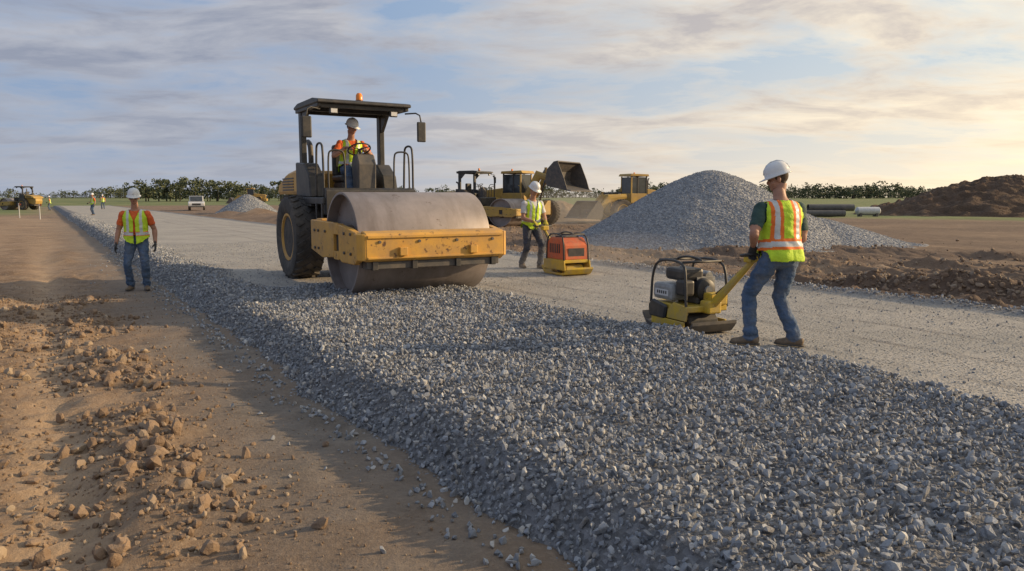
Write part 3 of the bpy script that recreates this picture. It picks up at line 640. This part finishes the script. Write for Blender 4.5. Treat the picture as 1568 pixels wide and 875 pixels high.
    for s in (-1,1):
        sph(bm,(s*.079,-.004,-.012),(.009,.02,.032),MH); sph(bm,(s*.043,.056,-.03),(.024,.028,.026),MH)
    loft_bm(bm,[(MH@Vector((0,-.025,-.05)),.054,.056),(T(0,.01,.60),.056,.06)],xl,14)
    hm=remesh(bm,.0065 if vox<.012 else .012,2)
    Mhi=np.array(MH.inverted()); nf=len(hm.polygons); Fc=np.empty(nf*3); hm.polygons.foreach_get('center',Fc); Fc=Fc.reshape(-1,3); Fh=Fc@Mhi[:3,:3].T+Mhi[:3,3]
    mi=np.zeros(nf,np.int32); hr=(Fh[:,1]<.03-np.maximum(0,-Fh[:,2])*1.2)&(Fh[:,2]>-.062)&(abs(Fh[:,0])<.083)&~((abs(Fh[:,0])>.0765)&(abs(Fh[:,1]+.004)<.024)&(Fh[:,2]<.022)); mi[hr]=1
    addmesh('head',hm,[skin,hairm],E); hm.polygons.foreach_set('material_index',mi)
    bm=bmesh.new()
    for s in (-1,1): sph(bm,(s*.031,.081,-.002),(.012,.009,.007),MH,10)
    finish('eyes',bm,eyem,E,True)
    bm=bmesh.new(); sph(bm,(0,.096,-.062),(.022,.006,.005),MH,10); finish('mouth',bm,lipm,E,True)
    if glasses:
        bm=bmesh.new()
        for s in (-1,1): sph(bm,(s*.033,.094,-.002),(.028,.008,.018),MH,12); loft_bm(bm,[(MH@Vector((s*.06,.085,.003)),.003,.005),(MH@Vector((s*.083,.0,.003)),.003,.004)],Vector((0,0,1)),6)
        finish('safety_glasses',bm,black,E,True)
    MHat=MH@Matrix.Translation((0,-.005,.038))@Matrix.Rotation(R(-4),4,'X')
    bm=bmesh.new(); n=32; rings=[]
    pr=[(1.0,0),(.985,.035),(.93,.066),(.80,.098),(.58,.122),(.3,.134),(.001,.138)]
    for rr_,zz in pr: rings.append([bm.verts.new(MHat@Vector((.104*rr_*math.cos(2*math.pi*k/n),.126*rr_*math.sin(2*math.pi*k/n),zz))) for k in range(n)])
    br=[]
    for k in range(n):
        a=2*math.pi*k/n; c_,s_=math.cos(a),math.sin(a); ext=.018+.045*max(0,s_)**2
        br.append((bm.verts.new(MHat@Vector(((.104+ext*.9)*c_,(.126+ext)*s_,-.006-.008*max(0,s_)))),bm.verts.new(MHat@Vector(((.102+ext*.9)*c_,(.124+ext)*s_,-.014-.008*max(0,s_)))),bm.verts.new(MHat@Vector((.098*c_,.119*s_,-.006)))))
    for i in range(len(rings)-1):
        for k in range(n): bm.faces.new((rings[i][k],rings[i][(k+1)%n],rings[i+1][(k+1)%n],rings[i+1][k]))
    for k in range(n):
        q=(k+1)%n; bm.faces.new((rings[0][k],rings[0][q],br[q][0],br[k][0])); bm.faces.new((br[k][0],br[q][0],br[q][1],br[k][1])); bm.faces.new((br[k][1],br[q][1],br[q][2],br[k][2]))
    loft_bm(bm,[(MHat@Vector((0,y_,z_)),.014,.007) for y_,z_ in ((.121,.033),(.109,.073),(.073,.113),(.03,.134),(-.03,.135),(-.073,.115),(-.109,.075),(-.121,.033))],xl,8)
    finish('hard_hat',bm,hatc,E,True)
    return E
def tolocal(loc,rz,p):
    return Matrix.Rotation(-rz,3,'Z')@(Vector(p)-Vector(loc))
def rz_at(x,y):
    u,w=uw(np.array([x*1.]),np.array([y*1.])); return float(road_z(u,w)[0])
# near compactor + worker
CL=Vector((2.02,8.50,max(.01,rz_at(2.02,8.5)))); CR=R(23.6); hend=(.13,-.93,.88)
compactor(CL,CR,'y',*hend)
WL=Vector((2.68,7.48,0)); WL.z=max(rz_at(2.45,7.6),rz_at(2.8,7.4))+.01; WR=R(12)
gl_=[tolocal(WL,WR,Matrix.Rotation(CR,3,'Z')@Vector((hend[0]+s*.14,hend[1]-.09,hend[2]+.05))+CL) for s in (-1,1)]
person(WL,WR,hip=.915,lean=R(6),feet=[(-.25,.08,0,R(56)),(.15,-.08,0,R(44))],hands=gl_,curl=(1.1,1.1),backs=[(0,.3,1),(0,.3,1)],poles=[(-.7,-1,-.2),(.7,-1,-.2)],
       kneepole=[(-.5,1,0),(-.4,1,0)],head=(R(62),R(14)),shirt=gshirt,pants=denim,boots=bootm,vest='two',g=1.13,sleeve=.8)
# middle compactor + worker
CL=Vector((1.08,14.75,.005)); CR=R(180+27); hend=(0,-.95,.88)
compactor(CL,CR,'o',*hend)
WL=Matrix.Rotation(CR,3,'Z')@Vector((.05,-1.40,0))+CL; WR=CR+R(4)
gl_=[tolocal(WL,WR,Matrix.Rotation(CR,3,'Z')@Vector((hend[0]+s*.13,hend[1]-.09,hend[2]+.05))+CL) for s in (-1,1)]
person(WL,WR,hip=.90,lean=R(8),feet=[(-.11,.2,0,R(5)),(.13,-.16,0,R(-8))],hands=gl_,curl=(1.1,1.1),backs=[(0,.3,1),(0,.3,1)],poles=[(-.7,-1,-.2),(.7,-1,-.2)],
       head=(R(10),R(25)),shirt=wshirt,pants=darkden,boots=bootm,gl=glovey,vest='plain')
# left worker
lx,ly=-6.87,13.75
gz=float(ground_z(np.array([lx]),np.array([ly]))[0])+.005
person(Vector((lx,ly,gz)),R(180+16),hip=.925,lean=R(1),feet=[(-.13,.03,0,R(14)),(.14,-.02,0,R(-12))],hands=[(-.32,.06,.86),(.33,.08,.85)],curl=(.45,.45),
       head=(R(6),R(6)),shirt=oshirt,pants=denim,boots=bootm,vest='edge',glasses=True,g=1.08)
# operator
rp=lambda x,y,z: Matrix.Rotation(RZ,3,'Z')@Vector((x,y,z))+RL
person(rp(0,-2.62,1.5),RZ,hip=.52,lean=R(8),feet=[(-.17,.50,0,R(8)),(.17,.50,0,R(-8))],hands=[(-.17,.36,.87),(.17,.36,.87)],curl=(1.0,1.0),backs=[(0,.3,1),(0,.3,1)],
       poles=[(-.8,-.6,-.6),(.8,-.6,-.6)],kneepole=[(-.15,.6,1),(.15,.6,1)],head=(R(28),R(16)),shirt=oshirt,pants=denim,boots=bootb,gl=skin,vest='plain',g=1.12)
# distant workers
for (x,y,rz) in ((-35.5,64,R(150)),(-52,96,R(200)),(-60,98,R(120))):
    gz=float(ground_z(np.array([x*1.]),np.array([y*1.]))[0]); gz=max(gz,rz_at(x,y)) if 1.8<uw(x,y)[1]<11 else gz
    person(Vector((x,y,gz)),rz,feet=[(-.13,.05,0,R(14)),(.14,-.05,0,R(-12))],hands=[(-.30,.08,.86),(.28,.25,1.0)],curl=(.45,.45),vox=.022,vest='plain')
# ---------------------------------------------------------------- wheel loaders
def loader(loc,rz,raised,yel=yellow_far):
    E=empty('wheel_loader',loc,rz)
    for s in (-1,1):
        tyre(E,s*.98,1.35,.78,.78,.52,yel); tyre(E,s*.98,-1.6,.78,.78,.52,yel)
        prism('fender',[(-2.4,1.3),(-2.2,1.68),(-1.0,1.68),(-.75,1.35),(-.8,1.3),(-1.05,1.6),(-2.15,1.6),(-2.35,1.3)],s*.98-.25,s*.98+.25,yel,E,.01)
    prism('engine_hood',[(-3.1,.8),(-3.15,1.9),(-2.9,2.05),(-.85,2.25),(-.85,1.0)],-.68,.68,yel,E,.04)
    box('rear_frame',-.5,.5,-3.0,-.2,.6,1.1,darkgrey,E,.03); box('counterweight',-.95,.95,-3.3,-2.75,.75,1.25,yel,E,.05); box('front_frame',-.42,.42,-.1,1.9,.65,1.5,yel,E,.04)
    box('grille',-.5,.5,-3.17,-3.13,1.2,1.8,black,E,.005)
    box('cab_base',-.66,.66,-.85,.45,1.3,1.95,yel,E,.03)
    for sx in (-.62,.62):
        for sy in (-.8,-.1,.4): box('cab_pillar',sx-.04,sx+.04,sy-.04,sy+.04,1.95,3.1,black if sy<0 else yel,E,.008)
        box('side_window',sx-.008,sx+.008,-.76,.36,1.96,3.05,glass,E,0)
    box('front_window',-.58,.58,.40,.41,1.96,3.05,glass,E,0); box('rear_window',-.58,.58,-.81,-.80,1.96,3.05,glass,E,0)
    prism('cab_roof',[(-.95,3.1),(-.9,3.25),(.5,3.28),(.6,3.12)],-.74,.74,yel,E,.02); lathe('beacon',[(.06,0),(.05,.12),(0,.13)],amber,E,(.3,-.4,3.27),'Z',12)
    tube('exhaust',[(.4,-1.6,2.1),(.4,-1.6,2.9),(.4,-1.7,3.0)],.05,darkgrey,E,8,1); tube('handrail',[(.72,.5,1.3),(.72,.5,2.3),(.72,.3,2.4)],.02,yel,E,6,1)
    pv=Vector((0,.75,1.75)); pin=Vector((0,2.6,2.75)) if raised else Vector((0,3.1,.55))
    kn=pv.lerp(pin,.5)+Vector((0,.15 if not raised else -.1,.45 if not raised else .75))
    for s in (-1,1):
        bm=bmesh.new(); loft_bm(bm,[(p+Vector((s*.55,0,0)),.08,a) for p,a in ((pv,.17),(kn,.3),(pin,.14))],Vector((1,0,0)),8); finish('lift_arm',bm,yel,E)
        tube('lift_cylinder',[Vector((s*.38,1.0,.95)),Vector((s*.38,kn.y,kn.z-.1))],.06,chrome,E,8,0)
    tube('tilt_cylinder',[Vector((0,.8,2.0)),kn+Vector((0,.2,.35))],.07,chrome,E,8,0)
    bm=bmesh.new(); loft_bm(bm,[(kn+Vector((0,.2,.45)),.06,.1),(kn+Vector((0,.2,0)),.07,.14),(pin+Vector((0,-.1,.3)),.05,.08)],Vector((1,0,0)),8); finish('bell_crank',bm,yel,E)
    a=R(-8) if raised else R(8); bs=1.25 if raised else 1.0
    pf=[(.05,-.32),(1.25,-.42),(1.25,-.37),(.15,-.24),(-.02,-.05),(-.02,.35),(.25,.72),(.42,.82),(.38,.87),(.18,.8),(-.1,.42),(-.12,-.1)]
    rt=lambda q:(bs*(q[0]*math.cos(a)-q[1]*math.sin(a))+pin.y+.1,bs*(q[0]*math.sin(a)+q[1]*math.cos(a))+pin.z)
    prism('bucket',[rt(q) for q in pf],-1.4,1.4,darkgrey,E,.006)
    ep=[rt(q) for q in [(.0,-.33),(1.1,-.41),(.85,.1),(.42,.82),(.18,.78),(-.1,.42),(-.12,-.1)]]
    prism('bucket_side',ep,-1.43,-1.39,darkgrey,E,.004); prism('bucket_side',ep,1.39,1.43,darkgrey,E,.004)
    return E
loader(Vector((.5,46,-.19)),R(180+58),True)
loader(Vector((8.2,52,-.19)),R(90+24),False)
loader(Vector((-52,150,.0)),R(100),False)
# ---------------------------------------------------------------- pickup
def pickup(loc,rz):
    E=empty('pickup_truck',loc,rz)
    prism('body',[(-2.7,.5),(-2.7,1.1),(-.9,1.12),(1.0,1.12),(2.5,1.02),(2.7,.85),(2.7,.45)],-.95,.95,whiteP,E,.05)
    prism('cab',[(-1.0,1.1),(-.85,1.78),(.45,1.82),(1.2,1.12)],-.82,.82,whiteP,E,.05)
    prism('windscreen',[(.55,1.76),(1.16,1.16),(1.19,1.16),(.58,1.78)],-.72,.72,glass,E,0)
    for s in (-1,1):
        prism('side_window',[(-.85,1.15),(-.75,1.7),(.4,1.73),(.95,1.17)],s*.825-.004,s*.825+.004,glass,E,0)
        for yy in (-1.75,1.7): lathe('wheel',[(0,-.12),(.25,-.12),(.38,-.11),(.38,.11),(.25,.12),(0,.12)],rubber,E,(s*.86,yy,.38),'X',24)
        box('headlamp',s*.72-.16,s*.72+.16,2.68,2.715,.75,.92,lampm,E,.01)
    box('grille',-.5,.5,2.69,2.72,.65,.9,black,E,.01); box('bumper',-.95,.95,2.65,2.8,.42,.6,chrome,E,.03); box('bed_interior',-.8,.8,-2.6,-1.05,1.08,1.13,black,E,.005)
    return E
pickup(Vector((-40.5,97,-.15)),R(180+22))
# ---------------------------------------------------------------- site bits
bar=pm('orange_plastic',(.50,.13,.05),(.38,.10,.05),3,.6)
for (x,y) in ((-40.5,62),(-36,57.5),(-48,70)):
    E=empty('survey_stake',(x,y,-.2)); box('stake',-.025,.025,-.025,.025,0,1.2,whiteP,E,.004); box('flag',-.03,.18,-.005,.005,1.05,1.18,bar,E,0)
pipem=pm('grey_pipe',(.07,.07,.072),(.12,.115,.11),2,.6)
E=empty('drain_pipes',(27.5,66,-.18))
for i in range(4):
    lathe('pipe',[(.28,-2.0),(.30,-2.0),(.30,2.0),(.28,2.0),(.25,1.9),(.25,-1.9)],pipem,E,((-.4 if i<3 else .5),(i%3)*.66+(.33 if i>2 else 0),.28 if i<3 else .78),'X',20,closed=True)
E=empty('storage_tank',(31.6,67,.1)); lathe('tank',[(0,-1.1),(.22,-1.05),(.34,-.95),(.36,0),(.34,.95),(.22,1.05),(0,1.1)],whiteP,E,(0,0,.2),'X',24)
box('cradle',-.8,-.6,-.3,.3,-.35,.0,darkgrey,E); box('cradle',.6,.8,-.3,.3,-.35,.0,darkgrey,E)
# ---------------------------------------------------------------- dust hanging round the working machines
dm=bpy.data.materials.new('airborne_dust'); dm.use_nodes=True; nt=dm.node_tree; nt.nodes.clear()
ou=N(nt,'ShaderNodeOutputMaterial'); vs=N(nt,'ShaderNodeVolumeScatter'); vs.inputs['Color'].default_value=(.92,.84,.74,1); vs.inputs['Density'].default_value=.05; vs.inputs['Anisotropy'].default_value=.2; L(nt,vs.outputs[0],ou.inputs['Volume'])
E=empty('dust_cloud',(0,0,0))
for c,r_ in (((1.5,15.3,.05),(1.6,1.1,.55)),((.3,14.9,.0),(1.3,.9,.4)),((2.6,16.8,.0),(1.9,1.3,.75)),((3.4,46.5,.2),(3.6,2.6,1.9)),((6.0,49.5,.0),(2.6,2.2,1.4))):
    bm=bmesh.new(); sph(bm,c,r_,None,24)
    for v in bm.verts: v.co.z=max(v.co.z,-.02 if c[1]<20 else -.15)
    finish('dust_puff',bm,dm,E,True)
# ---------------------------------------------------------------- trees
m_leaf,nt,b=newmat('hazed_foliage'); g=N(nt,'ShaderNodeTexCoord').outputs['Object']
col=mix(nt,rampn(nt,noisen(nt,g,.3,4,.7),.35,.65),(.06,.078,.045),(.12,.135,.07)); L(nt,col,b.inputs['Base Color']); b.inputs['Roughness'].default_value=.9  # leaf colours lightened and muted to paint in distance haze
m_bark=pm('bark',(.09,.07,.05),(.06,.05,.04),5,.9)
def treeline(name,xs,y0,hmin,hmax,step,seed,nl=260,depth=9):
    rg=np.random.default_rng(seed); V=[];x=xs[0]; trunks=bmesh.new()
    while x<xs[1]:
        h=rg.uniform(hmin,hmax)*(1+.3*math.sin(x*.07+seed)+.15*math.sin(x*.23+seed)); y=y0+rg.uniform(-depth,depth); cw=h*rg.uniform(.45,.8)
        loft_bm(trunks,[(Vector((x,y,0)),.035*h,.035*h),(Vector((x+.03*h,y,.3*h)),.022*h,.022*h),(Vector((x,y,.75*h)),.006*h,.006*h)],Vector((1,0,0)),6)
        nc=rg.integers(9,15); cs=np.stack([rg.normal(0,cw*.42,nc),rg.normal(0,cw*.42,nc),rg.uniform(.10,.84,nc)*h],1); cr=rg.uniform(.16,.30,nc)*h*(1.1-.5*cs[:,2]/h)
        k=rg.integers(0,nc,nl); d=rg.normal(0,1,(nl,3)); d/=np.linalg.norm(d,axis=1)[:,None]
        p=cs[k]+d*(cr[k]*rg.uniform(.5,1.08,nl))[:,None]*np.array([1,1,.8]); p[:,2]=np.maximum(p[:,2],.03*h); p+=np.array([x,y,.8])
        a=rg.normal(0,1,(nl,3)); a/=np.linalg.norm(a,axis=1)[:,None]; bb=np.cross(a,rg.normal(0,1,(nl,3))); bb/=np.linalg.norm(bb,axis=1)[:,None]
        s=rg.uniform(.035,.07,(nl,1))*h
        V.append(np.stack([p-a*s,p-bb*s*.7,p+a*s,p+bb*s*.7],1).reshape(-1,3)); x+=step*rg.uniform(.5,1.5)
    V=np.concatenate(V); n=len(V)//4
    me=bpy.data.meshes.new(name); me.from_pydata(V.tolist(),[],np.arange(n*4).reshape(-1,4).tolist()); me.materials.append(m_leaf); me.materials.append(m_bark)
    bm=bmesh.new(); bm.from_mesh(me); t=bpy.data.meshes.new('t'); trunks.to_mesh(t); trunks.free(); k0=len(bm.faces); bm.from_mesh(t); bm.faces.ensure_lookup_table()
    for f in bm.faces[k0:]: f.material_index=1
    bm.to_mesh(me); bm.free(); o=bpy.data.objects.new(name,me); C.objects.link(o); return o
treeline('distant_trees',(-125,-88),255,4.6,6.6,1.6,3,300)
treeline('distant_trees',(-93,-60),275,4.0,6.0,1.6,13,260)
treeline('distant_trees',(-420,-150),440,4.0,6.5,1.8,5,180)
treeline('distant_trees',(-260,-60),480,4.5,7,2.0,6,180)
treeline('distant_trees',(-60,350),560,6.5,10,1.9,7,180)
treeline('distant_trees',(130,300),410,5,7.5,1.5,8,200)
# ---------------------------------------------------------------- light
az=R(81); el=R(18); sv=Vector((math.sin(az)*math.cos(el),math.cos(az)*math.cos(el),math.sin(el)))
sl=bpy.data.lights.new('sun','SUN'); so=bpy.data.objects.new('sun',sl); C.objects.link(so); sl.energy=5.0; sl.angle=R(.6); sl.color=(1,.73,.42)
so.rotation_euler=sv.to_track_quat('Z','Y').to_euler()
W_=bpy.data.worlds.new("World"); S.world=W_; W_.use_nodes=True; nt=W_.node_tree; bg=nt.nodes['Background']; bg.inputs['Strength'].default_value=.1
sky=N(nt,'ShaderNodeTexSky',sky_type='NISHITA'); sky.sun_disc=False; sky.sun_elevation=el; sky.sun_rotation=az; sky.air_density=1.2; sky.dust_density=1.5
tc=N(nt,'ShaderNodeTexCoord').outputs['Generated']; sp=N(nt,'ShaderNodeSeparateXYZ'); L(nt,tc,sp.inputs[0])
zc=mathn(nt,'MAXIMUM',sp.outputs[2],0.0); dz=mathn(nt,'ADD',zc,.13)
cb=N(nt,'ShaderNodeCombineXYZ'); L(nt,mathn(nt,'DIVIDE',sp.outputs[0],dz),cb.inputs[0]); L(nt,mathn(nt,'DIVIDE',sp.outputs[1],dz),cb.inputs[1])
mp=N(nt,'ShaderNodeMapping'); L(nt,cb.outputs[0],mp.inputs[0]); mp.inputs['Rotation'].default_value=(0,0,R(-24)); mp.inputs['Scale'].default_value=(.7,1.0,1); mp.inputs['Location'].default_value=(5.2,2.4,0)
def cn(scale,det,ro,dist):
    n=N(nt,'ShaderNodeTexNoise'); n.inputs['Scale'].default_value=scale; n.inputs['Detail'].default_value=det; n.inputs['Roughness'].default_value=ro; n.inputs['Distortion'].default_value=dist; L(nt,mp.outputs[0],n.inputs['Vector']); return n.outputs['Fac']
c1=cn(1.0,10,.58,.5); c2=cn(2.3,9,.62,.35)
mask=rampn(nt,mathn(nt,'ADD',mathn(nt,'MULTIPLY',c1,.65),mathn(nt,'MULTIPLY',c2,.35)),.42,.54)
dt=N(nt,'ShaderNodeVectorMath',operation='DOT_PRODUCT'); L(nt,tc,dt.inputs[0]); dt.inputs[1].default_value=sv
sunf=rampn(nt,dt.outputs['Value'],-.15,.70); sunf2=mathn(nt,'POWER',sunf,1.3)
shade=rampn(nt,mathn(nt,'ADD',mathn(nt,'MULTIPLY',c2,.7),mathn(nt,'MULTIPLY',c1,.3)),.42,.60)
cld=mix(nt,shade,(5.3,5.4,5.9),(2.8,3.1,4.0)); clr=mix(nt,shade,(12.5,10.8,8.0),(6.4,5.7,5.3))
cloud=mix(nt,sunf2,cld,clr)
hz=mathn(nt,'POWER',mathn(nt,'SUBTRACT',1,zc),9)
hcol=mix(nt,sunf2,(4.5,4.7,5.3),(15,11.8,7.2))
base=mix(nt,.15,mix(nt,sunf2,(2.3,3.6,6.0),(5.6,7.0,8.2)),sky.outputs[0])
full=mix(nt,mathn(nt,'MULTIPLY',mask,.92),base,cloud)
full=mix(nt,mathn(nt,'MULTIPLY',hz,.75),full,hcol)
L(nt,full,bg.inputs['Color'])
